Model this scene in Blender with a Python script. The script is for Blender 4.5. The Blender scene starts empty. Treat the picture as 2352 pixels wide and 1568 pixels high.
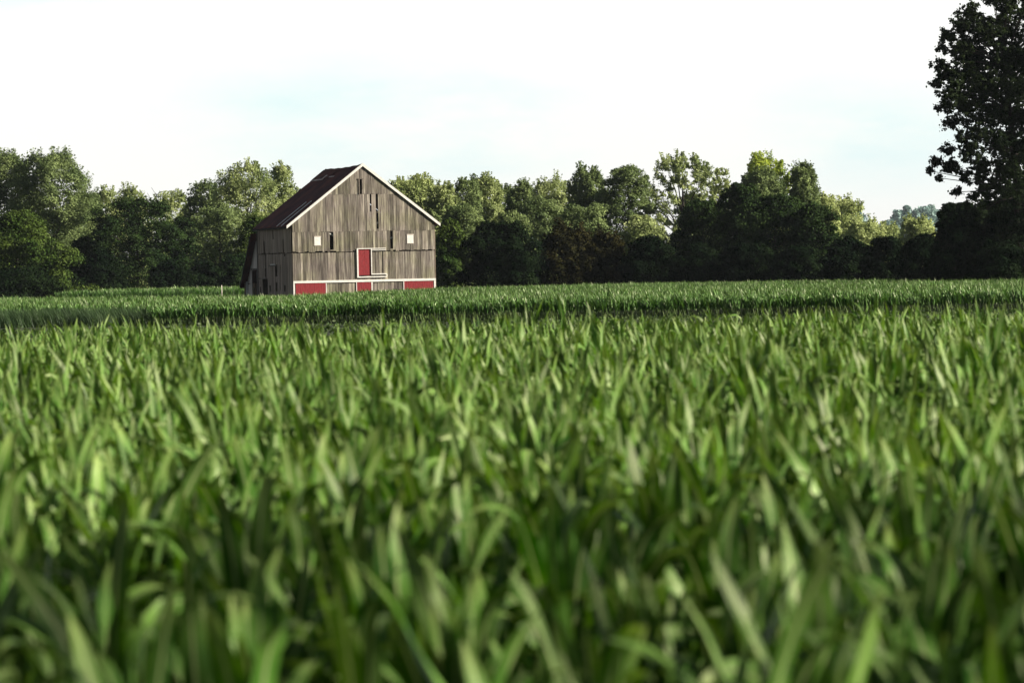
import bpy, math, random
import numpy as np
from mathutils import Matrix, Vector
R = math.radians
random.seed(5)
S = bpy.context.scene
COL = S.collection

# ------------------------------------------------------------------ camera
FPX, CX, CY = 8820.0, 1176.0, 784.0          # measured on the photo seen 2352 px wide
EYE = Vector((0, 0, 2.0))
CR = (Matrix.Rotation(R(90 - 1.013), 3, 'X') @ Matrix.Rotation(R(-1.15), 3, 'Z'))
cam = bpy.data.cameras.new('camera'); co = bpy.data.objects.new('camera', cam); COL.objects.link(co)
co.location = EYE; co.rotation_euler = CR.to_euler()
cam.sensor_width = 36; cam.lens = 36 * FPX / 2352
cam.clip_start = .1; cam.clip_end = 20000
cam.dof.use_dof = True; cam.dof.focus_distance = 300; cam.dof.aperture_fstop = 4.0
S.camera = co

# ------------------------------------------------------------------ world / sun / exposure
SUN_EL, SUN_AZ = 26.0, 12.0      # azimuth measured from +X towards the camera (-Y)
world = bpy.data.worlds.new('World'); S.world = world; world.use_nodes = True
nt = world.node_tree; nt.nodes.clear()
def N(nt, t, **kw):
    n = nt.nodes.new(t)
    for k, v in kw.items():
        if k in n.inputs.keys(): n.inputs[k].default_value = v
        else: setattr(n, k, v)
    return n
L = nt.links.new
sky = N(nt, 'ShaderNodeTexSky', sky_type='NISHITA', sun_disc=False)
sky.sun_elevation = R(SUN_EL); sky.sun_rotation = R(90 + SUN_AZ); sky.air_density = 1.0; sky.dust_density = 1.5
bg = N(nt, 'ShaderNodeBackground', Strength=0.10)
tc = N(nt, 'ShaderNodeTexCoord')
sep = N(nt, 'ShaderNodeSeparateXYZ'); L(tc.outputs['Generated'], sep.inputs[0])
# cloud veil: bright and almost closed low down, opening to blue higher up
mp = N(nt, 'ShaderNodeMapping'); mp.inputs['Scale'].default_value = (5, 5, 16); L(tc.outputs['Generated'], mp.inputs[0])
nz = N(nt, 'ShaderNodeTexNoise', Scale=2.1, Detail=9.0, Roughness=0.62); L(mp.outputs[0], nz.inputs['Vector'])
def blob(x, y, z, rx, rz):
    d = N(nt, 'ShaderNodeVectorMath', operation='SUBTRACT'); L(tc.outputs['Generated'], d.inputs[0]); d.inputs[1].default_value = (x, y, z)
    m = N(nt, 'ShaderNodeVectorMath', operation='MULTIPLY'); L(d.outputs[0], m.inputs[0]); m.inputs[1].default_value = (1/rx, 1/.5, 1/rz)
    l = N(nt, 'ShaderNodeVectorMath', operation='LENGTH'); L(m.outputs[0], l.inputs[0])
    r = N(nt, 'ShaderNodeMapRange', interpolation_type='SMOOTHSTEP'); L(l.outputs['Value'], r.inputs[0])
    r.inputs[1].default_value = 0; r.inputs[2].default_value = 1; r.inputs[3].default_value = 1; r.inputs[4].default_value = 0
    return r.outputs[0]
def mth(op, a, b=None, clamp=False):
    m = N(nt, 'ShaderNodeMath', operation=op); m.use_clamp = clamp
    for i, v in enumerate((a, b)):
        if v is None: continue
        if isinstance(v, (int, float)): m.inputs[i].default_value = v
        else: L(v, m.inputs[i])
    return m.outputs[0]
gaps = None
for b in ((-.045, 1, .042, .075, .026), (-.01, 1, .038, .06, .022), (.095, 1, .034, .06, .024), (-.12, 1, .075, .07, .014), (.3, 1, .05, .1, .03), (-.35, 1, .06, .12, .03)):
    o = blob(*b); gaps = o if gaps is None else mth('ADD', gaps, o, True)
nn = mth('MULTIPLY', mth('SUBTRACT', nz.outputs[0], .33), 4.0, True)
gap = mth('MULTIPLY', gaps, nn)
hi = N(nt, 'ShaderNodeMapRange', interpolation_type='SMOOTHSTEP'); L(sep.outputs['Z'], hi.inputs[0])
hi.inputs[1].default_value = .09; hi.inputs[2].default_value = .34; hi.inputs[3].default_value = 1; hi.inputs[4].default_value = .06
fr_ = N(nt, 'ShaderNodeMapRange', interpolation_type='SMOOTHSTEP'); L(sep.outputs['Y'], fr_.inputs[0])   # the cloud bank stands ahead; the unseen sky behind is dimmed to deepen contrast
fr_.inputs[1].default_value = -.4; fr_.inputs[2].default_value = .6; fr_.inputs[3].default_value = .05; fr_.inputs[4].default_value = 1
veil = mth('MULTIPLY', hi.outputs[0], fr_.outputs[0])
vc = N(nt, 'ShaderNodeMix', data_type='RGBA'); L(gap, vc.inputs[0])
vc.inputs[6].default_value = (4.75, 4.75, 4.65, 1); vc.inputs[7].default_value = (3.55, 4.4, 4.5, 1)
vs = N(nt, 'ShaderNodeVectorMath', operation='SCALE'); L(vc.outputs[2], vs.inputs[0]); L(veil, vs.inputs['Scale'])
skys = N(nt, 'ShaderNodeVectorMath', operation='SCALE', Scale=0.16); L(sky.outputs[0], skys.inputs[0])
ad = N(nt, 'ShaderNodeVectorMath', operation='ADD'); L(skys.outputs[0], ad.inputs[0]); L(vs.outputs[0], ad.inputs[1])
L(ad.outputs[0], bg.inputs['Color'])
L(bg.outputs[0], N(nt, 'ShaderNodeOutputWorld').inputs['Surface'])

sl = bpy.data.lights.new('sun', 'SUN'); sl.energy = 5.0; sl.angle = R(.6); sl.color = (1, .92, .78)
so = bpy.data.objects.new('sun', sl); COL.objects.link(so); so.location = (60, -20, 80)
sd = Vector((math.cos(R(SUN_EL)) * math.cos(R(SUN_AZ)), -math.cos(R(SUN_EL)) * math.sin(R(SUN_AZ)), math.sin(R(SUN_EL))))
so.rotation_euler = sd.to_track_quat('Z', 'Y').to_euler()
S.view_settings.view_transform = 'Standard'; S.view_settings.look = 'None'
S.view_settings.exposure = 1.0; S.view_settings.gamma = 1.0
S.render.engine = 'CYCLES'
S.cycles.volume_bounces = 0; S.cycles.transparent_max_bounces = 8; S.cycles.max_bounces = 6

# ------------------------------------------------------------------ helpers
def at(px, py, d):
    v = CR @ Vector((px - CX, -(py - CY), -FPX)); v *= d / v.y
    return EYE + v
def tag(o, label=None, cat=None, group=None, kind=None):
    if label: o['label'] = label
    if cat: o['category'] = cat
    if group: o['group'] = group
    if kind: o['kind'] = kind
    return o
def empty(name, loc, rz=0):
    o = bpy.data.objects.new(name, None); o.empty_display_size = .3; COL.objects.link(o)
    o.location = loc; o.rotation_euler = (0, 0, rz); return o
def mesh_np(name, V, F, mat, parent=None, smooth=False, uv=None):
    me = bpy.data.meshes.new(name); V = np.asarray(V, np.float32); F = np.asarray(F, np.int32)
    k = F.shape[1]
    me.vertices.add(len(V)); me.vertices.foreach_set('co', V.ravel())
    me.loops.add(F.size); me.loops.foreach_set('vertex_index', F.ravel())
    me.polygons.add(len(F)); me.polygons.foreach_set('loop_start', np.arange(0, F.size, k, dtype=np.int32))
    if smooth: me.polygons.foreach_set('use_smooth', np.ones(len(F), bool))
    if uv is not None:
        l = me.uv_layers.new(name='UVMap'); l.data.foreach_set('uv', np.asarray(uv, np.float32)[F.ravel()].ravel())
    me.update(calc_edges=True); me.materials.append(mat)
    o = bpy.data.objects.new(name, me); COL.objects.link(o)
    if parent: o.parent = parent
    return o
class MB:
    def __init__(s): s.v = []; s.f = []
    def box(s, x0, x1, y0, y1, z0, z1):
        b = len(s.v)
        s.v += [(x, y, z) for z in (z0, z1) for y in (y0, y1) for x in (x0, x1)]
        s.f += [[b+i for i in q] for q in ((0,2,3,1),(4,5,7,6),(0,1,5,4),(2,6,7,3),(0,4,6,2),(1,3,7,5))]
    def prism(s, poly, ext):          # poly: list of 3-D points, ext: extrusion vector
        b = len(s.v); n = len(poly); e = Vector(ext)
        s.v += [tuple(p) for p in poly] + [tuple(Vector(p) + e) for p in poly]
        s.f += [[b+i for i in range(n)][::-1], [b+n+i for i in range(n)]]
        s.f += [[b+i, b+(i+1) % n, b+n+(i+1) % n, b+n+i] for i in range(n)]
    def bar(s, a, b_, w, t=None):
        a = Vector(a); c = Vector(b_); d = (c-a).normalized(); t = t or w
        up = Vector((0, 1, 0)) if abs(d.y) < .9 else Vector((1, 0, 0))
        p = d.cross(up).normalized() * w/2; q = d.cross(p).normalized() * t/2
        s.prism([a-p-q, a+p-q, a+p+q, a-p+q], c-a)
    def tube(s, pts, rad, n=7):
        b = len(s.v); pts = [Vector(p) for p in pts]
        for i, p in enumerate(pts):
            d = (pts[min(i+1, len(pts)-1)] - pts[max(i-1, 0)]).normalized()
            u = d.cross(Vector((.3, 1, .1))).normalized(); w = d.cross(u)
            for k in range(n):
                a = 2*math.pi*k/n; s.v.append(tuple(p + (u*math.cos(a)+w*math.sin(a))*rad[i]))
        for i in range(len(pts)-1):
            for k in range(n):
                s.f.append([b+i*n+k, b+i*n+(k+1) % n, b+(i+1)*n+(k+1) % n, b+(i+1)*n+k])
        s.f.append([b+k for k in range(n)][::-1]); s.f.append([b+(len(pts)-1)*n+k for k in range(n)])
    def build(s, name, mat, parent=None, smooth=False):
        me = bpy.data.meshes.new(name); me.from_pydata(s.v, [], s.f); me.update(); me.materials.append(mat)
        if smooth: me.polygons.foreach_set('use_smooth', [True]*len(me.polygons))
        o = bpy.data.objects.new(name, me); COL.objects.link(o)
        if parent: o.parent = parent
        return o

# ------------------------------------------------------------------ materials
def new_mat(name):
    m = bpy.data.materials.new(name); m.use_nodes = True; t = m.node_tree; t.nodes.clear()
    return m, t, t.links.new, N(t, 'ShaderNodeOutputMaterial')
def rgb(c): return (c[0], c[1], c[2], 1)
def ramp(t, stops):
    r = N(t, 'ShaderNodeValToRGB'); e = r.color_ramp.elements
    while len(e) < len(stops): e.new(.5)
    for i, (p, c) in enumerate(stops): e[i].position = p; e[i].color = rgb(c)
    return r
def hsv_var(t, l, col_out, val_out, lo, hi):
    mr = N(t, 'ShaderNodeMapRange'); l(val_out, mr.inputs[0]); mr.inputs[3].default_value = lo; mr.inputs[4].default_value = hi
    h = N(t, 'ShaderNodeHueSaturation'); l(mr.outputs[0], h.inputs['Value']); l(col_out, h.inputs['Color'])
    return h.outputs[0]
def foliage(name, dark, light, trans=.25, nscale=.35, rough=.55, spec=.3):
    m, t, l, out = new_mat(name)
    tc = N(t, 'ShaderNodeTexCoord'); nz = N(t, 'ShaderNodeTexNoise', Scale=nscale, Detail=3.0); l(tc.outputs['Object'], nz.inputs['Vector'])
    cr = ramp(t, [(.35, dark), (.68, light)]); l(nz.outputs[0], cr.inputs[0])
    g = N(t, 'ShaderNodeNewGeometry'); c = hsv_var(t, l, cr.outputs[0], g.outputs['Random Per Island'], .6, 1.4)
    p = N(t, 'ShaderNodeBsdfPrincipled', Roughness=rough); p.inputs['Specular IOR Level'].default_value = spec; l(c, p.inputs['Base Color'])
    tr = N(t, 'ShaderNodeBsdfTranslucent'); l(c, tr.inputs['Color'])
    mx = N(t, 'ShaderNodeMixShader'); mx.inputs[0].default_value = trans; l(p.outputs[0], mx.inputs[1]); l(tr.outputs[0], mx.inputs[2])
    l(mx.outputs[0], out.inputs[0]); return m
def corn_mat(name, dark, light, rib, trans=.3, rough=.42, spec=.5):
    m, t, l, out = new_mat(name)
    uv = N(t, 'ShaderNodeUVMap'); sx = N(t, 'ShaderNodeSeparateXYZ'); l(uv.outputs[0], sx.inputs[0])
    g = N(t, 'ShaderNodeNewGeometry'); oi = N(t, 'ShaderNodeObjectInfo')
    tc = N(t, 'ShaderNodeTexCoord')
    nz = N(t, 'ShaderNodeTexNoise', Scale=3.0, Detail=2.0); l(g.outputs['Position'], nz.inputs['Vector'])
    cr = ramp(t, [(.3, dark), (.7, light)]); l(nz.outputs[0], cr.inputs[0])
    # parallel veins across the blade
    wv = N(t, 'ShaderNodeMath', operation='MULTIPLY'); l(sx.outputs['X'], wv.inputs[0]); wv.inputs[1].default_value = 150
    sn = N(t, 'ShaderNodeMath', operation='SINE'); l(wv.outputs[0], sn.inputs[0])
    c0 = hsv_var(t, l, cr.outputs[0], sn.outputs[0], 1.0, 1.12)
    rnd = N(t, 'ShaderNodeMath', operation='ADD'); l(g.outputs['Random Per Island'], rnd.inputs[0]); l(oi.outputs['Random'], rnd.inputs[1])
    fr = N(t, 'ShaderNodeMath', operation='FRACT'); l(rnd.outputs[0], fr.inputs[0])
    c1 = hsv_var(t, l, c0, fr.outputs[0], .48, 1.35)
    # sun-bleached, slightly yellow tips on some blades
    tv = N(t, 'ShaderNodeMapRange', interpolation_type='SMOOTHSTEP'); l(sx.outputs['Y'], tv.inputs[0]); tv.inputs[1].default_value = .78; tv.inputs[2].default_value = 1; tv.inputs[3].default_value = 0; tv.inputs[4].default_value = .4
    tm = N(t, 'ShaderNodeMath', operation='MULTIPLY'); l(tv.outputs[0], tm.inputs[0]); l(fr.outputs[0], tm.inputs[1])
    tx = N(t, 'ShaderNodeMix', data_type='RGBA'); l(tm.outputs[0], tx.inputs[0]); l(c1, tx.inputs[6]); tx.inputs[7].default_value = (.36, .36, .12, 1); c1 = tx.outputs[2]
    # pale midrib
    d = N(t, 'ShaderNodeMath', operation='SUBTRACT'); l(sx.outputs['X'], d.inputs[0]); d.inputs[1].default_value = .5
    ab = N(t, 'ShaderNodeMath', operation='ABSOLUTE'); l(d.outputs[0], ab.inputs[0])
    mr = N(t, 'ShaderNodeMapRange'); l(ab.outputs[0], mr.inputs[0]); mr.inputs[1].default_value = .035; mr.inputs[2].default_value = .075; mr.inputs[3].default_value = .75; mr.inputs[4].default_value = 0
    mx = N(t, 'ShaderNodeMix', data_type='RGBA'); l(mr.outputs[0], mx.inputs[0]); l(c1, mx.inputs[6]); mx.inputs[7].default_value = rgb(rib)
    p = N(t, 'ShaderNodeBsdfPrincipled', Roughness=rough); p.inputs['Specular IOR Level'].default_value = spec; l(mx.outputs[2], p.inputs['Base Color'])
    p.inputs['Specular Tint'].default_value = (1, .95, .75, 1)
    sat = N(t, 'ShaderNodeHueSaturation', Saturation=1.2, Value=1.05, Hue=.490); l(mx.outputs[2], sat.inputs['Color'])
    tr = N(t, 'ShaderNodeBsdfTranslucent'); l(sat.outputs[0], tr.inputs['Color'])
    ms = N(t, 'ShaderNodeMixShader'); ms.inputs[0].default_value = trans; l(p.outputs[0], ms.inputs[1]); l(tr.outputs[0], ms.inputs[2])
    l(ms.outputs[0], out.inputs[0]); return m
def simple(name, col, rough=.7, metal=0, var=.15, nscale=4.0, stretch=(1, 1, 1), col2=None, spec=.3):
    m, t, l, out = new_mat(name)
    tc = N(t, 'ShaderNodeTexCoord'); mp = N(t, 'ShaderNodeMapping'); mp.inputs['Scale'].default_value = stretch; l(tc.outputs['Object'], mp.inputs[0])
    nz = N(t, 'ShaderNodeTexNoise', Scale=nscale, Detail=6.0, Roughness=.65); l(mp.outputs[0], nz.inputs['Vector'])
    cr = ramp(t, [(.35, [c*(1-var) for c in col]), (.65, col2 or [c*(1+var) for c in col])]); l(nz.outputs[0], cr.inputs[0])
    p = N(t, 'ShaderNodeBsdfPrincipled', Roughness=rough, Metallic=metal); p.inputs['Specular IOR Level'].default_value = spec
    l(cr.outputs[0], p.inputs['Base Color']); l(p.outputs[0], out.inputs[0]); return m
def wood(name, stops, green=.4, streak=(9, 9, .5), lo=.72, hi=1.25, mossz=(1.5, 7.0)):
    m, t, l, out = new_mat(name)
    tc = N(t, 'ShaderNodeTexCoord'); g = N(t, 'ShaderNodeNewGeometry')
    mp = N(t, 'ShaderNodeMapping'); mp.inputs['Scale'].default_value = streak; l(tc.outputs['Object'], mp.inputs[0])
    of = N(t, 'ShaderNodeVectorMath', operation='SCALE', Scale=50.0); cb = N(t, 'ShaderNodeCombineXYZ')
    l(g.outputs['Random Per Island'], cb.inputs[0]); l(g.outputs['Random Per Island'], cb.inputs[2]); l(cb.outputs[0], of.inputs[0])
    ad = N(t, 'ShaderNodeVectorMath', operation='ADD'); l(mp.outputs[0], ad.inputs[0]); l(of.outputs[0], ad.inputs[1])
    nz = N(t, 'ShaderNodeTexNoise', Scale=1.0, Detail=8.0, Roughness=.7); l(ad.outputs[0], nz.inputs['Vector'])
    cr = ramp(t, stops); l(nz.outputs[0], cr.inputs[0])
    c = hsv_var(t, l, cr.outputs[0], g.outputs['Random Per Island'], lo, hi)
    # algae: greenish growth in big patches
    n2 = N(t, 'ShaderNodeTexNoise', Scale=.55, Detail=5.0); l(tc.outputs['Object'], n2.inputs['Vector'])
    m2 = N(t, 'ShaderNodeMapRange'); l(n2.outputs[0], m2.inputs[0]); m2.inputs[1].default_value = .42; m2.inputs[2].default_value = .66; m2.inputs[3].default_value = 0; m2.inputs[4].default_value = green
    mx = N(t, 'ShaderNodeMix', data_type='RGBA', blend_type='MULTIPLY'); l(m2.outputs[0], mx.inputs[0]); l(c, mx.inputs[6]); mx.inputs[7].default_value = (.78, .92, .48, 1)
    p = N(t, 'ShaderNodeBsdfPrincipled', Roughness=.85); p.inputs['Specular IOR Level'].default_value = .2
    l(mx.outputs[2], p.inputs['Base Color']); l(p.outputs[0], out.inputs[0]); return m

M = {}
M['wood'] = wood('weathered_boards', [(.32, (.05, .042, .040)), (.44, (.15, .125, .112)), (.56, (.255, .225, .19)), (.70, (.48, .435, .37))], lo=.5, hi=1.45)
M['wood_side'] = wood('boards_lifted_for_shade', [(.32, (.12, .088, .070)), (.5, (.36, .275, .22)), (.70, (.62, .50, .41))], green=.1, lo=.65, hi=1.3)  # weathered boards lightened and warmed to offset shade on the side wall
M['wash'] = wood('whitewashed_boards', [(.30, (.55, .47, .42)), (.5, (.80, .71, .64)), (.7, (.88, .80, .73))], green=0, lo=.85, hi=1.12)
M['white'] = simple('white_paint', (.76, .74, .70), .6, var=.12, nscale=5, stretch=(1, 1, 1))
M['red'] = simple('red_paint', (.235, .022, .027), .65, var=.3, nscale=6, stretch=(5, 5, .6))
M['dark'] = simple('dark_interior', (.02, .018, .016), .95)
M['timber'] = simple('grey_timber', (.16, .135, .115), .85, var=.3, nscale=3, stretch=(1, 1, 4))
M['tin'] = simple('bare_tin', (.85, .82, .80), .5, 0, var=.2)
M['bark'] = simple('bark', (.028, .023, .019), .95, var=.4, nscale=2, stretch=(3, 3, .6))
M['soil'] = simple('soil', (.05, .036, .022), .95, var=.35, nscale=.8)
# rusted roof
m, t, l, out = new_mat('rusted_roof')
tc = N(t, 'ShaderNodeTexCoord'); n1 = N(t, 'ShaderNodeTexNoise', Scale=.45, Detail=8.0, Roughness=.7); l(tc.outputs['Object'], n1.inputs['Vector'])
cr = ramp(t, [(.36, (.065, .022, .026)), (.50, (.10, .030, .033)), (.62, (.17, .045, .038)), (.76, (.24, .085, .06))]); l(n1.outputs[0], cr.inputs[0])
p = N(t, 'ShaderNodeBsdfPrincipled', Roughness=.85); p.inputs['Specular IOR Level'].default_value = .08
l(cr.outputs[0], p.inputs['Base Color']); l(p.outputs[0], out.inputs[0]); M['roof'] = m
M['ground'] = simple('ground_soil_grass', (.018, .028, .010), .95, var=.3, nscale=.25, col2=(.026, .038, .012))

M['corn'] = corn_mat('corn_leaf', (.019, .092, .007), (.148, .275, .050), (.40, .46, .21), trans=.26, rough=.5, spec=.4)
M['corn_far'] = corn_mat('corn_leaf_far', (.022, .088, .014), (.105, .225, .045), (.28, .36, .17), rough=.45, trans=.22)
M['stalk'] = simple('corn_stalk', (.13, .2, .05), .6, var=.2, nscale=10)
M['weed'] = foliage('weed_leaf', (.02, .05, .01), (.09, .14, .03), .3, 1.2)
M['grass'] = foliage('grass_blade', (.025, .055, .02), (.07, .12, .04), .3, 1.0)

# ------------------------------------------------------------------ ground
v = []; f = []
gx = [-6000, -2000, -600, -250, -120, -60, -30, 0, 30, 60, 120, 250, 600, 2000, 6000]
gy = [-300, -50, 0, 20, 60, 110, 173, 240, 330, 450, 700, 1200, 2500, 9000]
for y in gy:
    for x in gx: v.append((x, y, 0))
n = len(gx)
for j in range(len(gy)-1):
    for i in range(n-1): f.append((j*n+i, j*n+i+1, (j+1)*n+i+1, (j+1)*n+i))
tag(mesh_np('ground', v, f, M['ground']), kind='structure')

# ------------------------------------------------------------------ barn
BX, BY, TH = -18.2, 321.0, R(16.2)
W, D = 12.3, 13.0
barn = empty('barn', (BX, BY, 0), TH)
tag(barn, 'weathered grey board barn with white trimmed gable, red door and rusty roof', 'barn')
def hor(px): return 628 - (px - 1176)*.0201
def uz(zx, zy):      # a spot read off the enlarged photo -> metres along the front wall and up
    X = 550.6 + zx*.21396; Y = 352.7 + zy*.21396
    return (zx - 570 - (zy-1050)*.0201)*.00804, 2 + (hor(X) - Y)/27.3
def vz(x2, y2):      # the same for the side wall: metres back from the front corner and up
    zx = x2*.6154; zy = 603.1 + y2*.6154; X = 550.6 + zx*.21396; Y = 352.7 + zy*.21396
    v = (568 + (zy-1050)*.0201 - zx)/26.6
    return v, 2 + (hor(X)-Y)/(FPX/(321+v))
def rect(fn, a, b, c, d):
    p = fn(a, c); q = fn(b, d); return (min(p[0], q[0]), max(p[0], q[0]), min(p[1], q[1]), max(p[1], q[1]))
ZE, ZR = 6.55, 11.3       # eave and ridge of the wall
def gable(u): return ZE + (ZR-ZE)*(1-abs(u - W/2)/(W/2))
rng = random.Random(3)
def board_wall(name, x0, x1, rows, top, holes, mat, plane, parent, wmin=.17, wmax=.33, ragged=.06):
    """vertical boards; rows: list of (z0, z1, setback, splits); plane(u, off, z) -> local point"""
    mb = MB()
    for (za, zb, off) in rows:
        cuts = {x0, x1}
        for h in holes:
            if h[3] > za and h[2] < zb: cuts |= {max(x0, h[0]), min(x1, h[1])}
        cs = sorted(cuts); xs = [cs[0]]
        for a, b in zip(cs[:-1], cs[1:]):
            x = a
            while b - x > wmax*1.3: x += rng.uniform(wmin, wmax); xs.append(x)
            xs.append(b)
        for a, b in zip(xs[:-1], xs[1:]):
            if b - a < .004: continue
            mid = (a+b)/2; lo = za - (rng.uniform(-.02, ragged)*(1.5 if 4 < za < 5 else 1) if za > 0 else 0)
            hiA = min(zb, top(a)); hiB = min(zb, top(b))
            if min(hiA, hiB) <= lo + .02: continue
            segs = [(lo, None)]
            hs = sorted([h for h in holes if h[0]-1e-3 <= mid <= h[1]+1e-3], key=lambda h: h[2])
            spans = []; z = lo
            for h in hs:
                if h[2] > z: spans.append((z, min(h[2], zb)))
                z = max(z, h[3])
            if z < max(hiA, hiB): spans.append((z, None))
            o = off + rng.uniform(0, .022)
            g = .006
            for (s0, s1) in spans:
                ta = hiA if s1 is None else min(s1, hiA); tb = hiB if s1 is None else min(s1, hiB)
                if ta <= s0 and tb <= s0: continue
                ta = max(ta, s0+.001); tb = max(tb, s0+.001)
                pts = [plane(a+g, o, s0), plane(b-g, o, s0), plane(b-g, o, tb), plane(a+g, o, ta)]
                e = Vector(plane(a+g, o-.03, s0)) - Vector(pts[0])
                mb.prism(pts, e)
    return mb.build(name, mat, parent)
front = lambda u, o, z: (u, -o, z)            # o: how far proud of the frame
side = lambda v, o, z: (-o, v, z)
H = []
for a in ((1286, 1311, 282, 438), (1394, 1414, 435, 625), (1460, 1485, 435, 628), (1465, 1492, 634, 808), (965, 1008, 843, 1034), (1616, 1647, 828, 1019)):
    H.append(rect(uz, *a))
door = rect(uz, 1270, 1412, 1032, 1312)
rows_f = [(0, 1.62, .03), (1.62, 4.05, .03), (4.17, 5.82, .09), (5.82, 8.92, .10), (8.92, 11.5, .115)]
def in_door(): return [door]
fw = board_wall('wall', 0, W, rows_f, gable, H + [door], M['wood'], front, barn)
tag(fw, 'gable wall of grey vertical boards in overlapping rows')
# horizontal ragged ledges where the rows lap
SH = []
for a in [(q[0]-4, q[1]+4, q[2], q[3]) for q in ((467, 486, 550, 1000), (475, 497, 1015, 1172), (618, 629, 360, 512), (785, 801, 520, 745), (650, 682, 990, 1160), (655, 682, 1270, 1425),
          (730, 743, 960, 1412), (440, 527, 1212, 1640), (558, 577, 1318, 1425), (799, 816, 1320, 1425), (394, 406, 1338, 1440), (799, 811, 772, 812))]:
    SH.append(rect(vz, *a))
sw = board_wall('wall', .03, D, [(0, 4.05, .03), (4.16, 6.5, .09)], lambda u: 6.5, SH, M['wood_side'], side, barn)
tag(sw, 'side wall of dark grey boards with long gaps between them')
board_wall('wall', 0, W, [(0, 11.5, .03)], gable, [], M['wood_side'], lambda u, o, z: (u, D+.06+o, z), barn)
board_wall('wall', 0, D, [(0, 6.5, .03)], lambda u: 6.5, [], M['wood_side'], lambda v, o, z: (W+.02+o, v, z), barn)
# timber frame seen through the gaps
mb = MB()
for x in (.12, 3.9, 8.3, W-.15):
    for y in (.12, 4.3, 8.6, D-.15):
        mb.box(x-.1, x+.1, y-.1, y+.1, 0, 6.4)
for y in (.13, 4.3, 8.6, D-.15): mb.box(.23, W-.26, y-.09, y+.09, 6.15, 6.38)
mb.build('timber_frame', M['timber'], barn)
mb = MB(); mb.box(.3, W-.3, .6, D-.3, 3.0, 3.1); mb.build('loft_floor', M['timber'], barn)
# diagonal braces across the two openings
for (a, b) in (((966, 850), (1003, 886)), ((1621, 912), (1643, 895)), ((1466, 756), (1488, 738))):
    p = uz(*a); q = uz(*b); mb = MB(); mb.bar((p[0]-.05, .03, p[1]), (q[0]+.05, .03, q[1]), .12, .05)
    mb.build('brace', M['white'], barn)
# lighter strips framing the top slit
mb = MB(); r = H[0]
mb.box(r[0]-.1, r[0]-.01, -.175, -.155, r[2], r[3]+.03); mb.box(r[1]+.01, r[1]+.1, -.175, -.155, r[2]+.4, r[3]+.03)
mb.box(r[0]-.16, r[1]+.16, -.20, -.16, r[3]+.04, r[3]+.1); mb.build('slit_frame', M['timber'], barn)

# roof: two corrugated slopes
OV, OF = .5, .2         # eave and gable overhang
sl_ = (ZR - ZE)/(W/2); ang = math.atan(sl_)
def roofz(u): return ZR + .14 - abs(u-W/2)*sl_
def slope(sgn):
    nu, nv = 14, 150
    V = []; F = []
    for i in range(nu+1):
        t_ = i/nu; u = W/2 + sgn*t_*(W/2+OV)
        for j in range(nv+1):
            y = -OF + (D+2*OF)*j/nv
            sag = -.10*math.sin(math.pi*j/nv)*(1-t_)  # slight sag of the old ridge
            V.append((u, y, roofz(u) + (.014 if j % 2 else 0) + sag + .015*math.sin(i*1.7+j*.21)))
    k = len(V); V += [(a, b, c-.05) for a, b, c in V]
    for i in range(nu):
        for j in range(nv):
            q = [i*(nv+1)+j, i*(nv+1)+j+1, (i+1)*(nv+1)+j+1, (i+1)*(nv+1)+j]
            F.append(q); F.append([x+k for x in q][::-1])
    for j in range(nv):
        for i in (0, nu):
            a = i*(nv+1)+j; F.append([a, a+1, a+1+k, a+k])
    for i in range(nu):
        for j in (0, nv):
            a = i*(nv+1)+j; F.append([a, a+nv+1, a+nv+1+k, a+k])
    return mesh_np('roof', V, F, M['roof'], barn)
rl = slope(-1); rr = slope(1)
tag(rl, 'rusty dark brown slope of the roof')
for sgn, par in ((-1, rl), (1, rr)):
    mb = MB(); y0 = -OF-.045
    a = W/2; b = W/2 + sgn*(W/2+OV)
    top = lambda u: roofz(u)+.04
    pts = [(a, y0, top(a)), (b, y0, top(b)), (b, y0, top(b)-.23), (a, y0, top(a)-.23)]
    mb.prism(pts, (0, .04, 0)); o = mb.build('rake_board', M['white'], par)
    # white edge flashing lying on the roof beside the gable
    mb = MB(); pts = [(a, y0, top(a)+.004), (b, y0, top(b)+.004), (b, y0+.12, top(b)+.004), (a, y0+.12, top(a)+.004)]
    mb.prism(pts, (0, 0, .02)); mb.build('edge_flashing', M['white'], par)
    mb = MB(); bx = sorted((b, b-sgn*.04)); mb.box(bx[0], bx[1], -OF+.02, D+OF, roofz(b)-.16, roofz(b)-.03); mb.build('eave_board', M['dark'], par)
# bare strips on the lower part of the near slope
for yy, ta, tb, wd in ((1.7, .60, 1.0, .26), (3.4, .61, 1.0, .22)):
    mb = MB(); ua = W/2-(W/2+OV)*ta; ub = W/2-(W/2+OV)*tb
    pts = [(ua, yy, roofz(ua)+.05), (ub, yy, roofz(ub)+.05), (ub, yy+wd, roofz(ub)+.05), (ua, yy+wd, roofz(ua)+.05)]
    mb.prism(pts, (0, 0, .05)); tag(mb.build('roof_seam', M['tin'], rl), 'pale bare metal seam')
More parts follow.
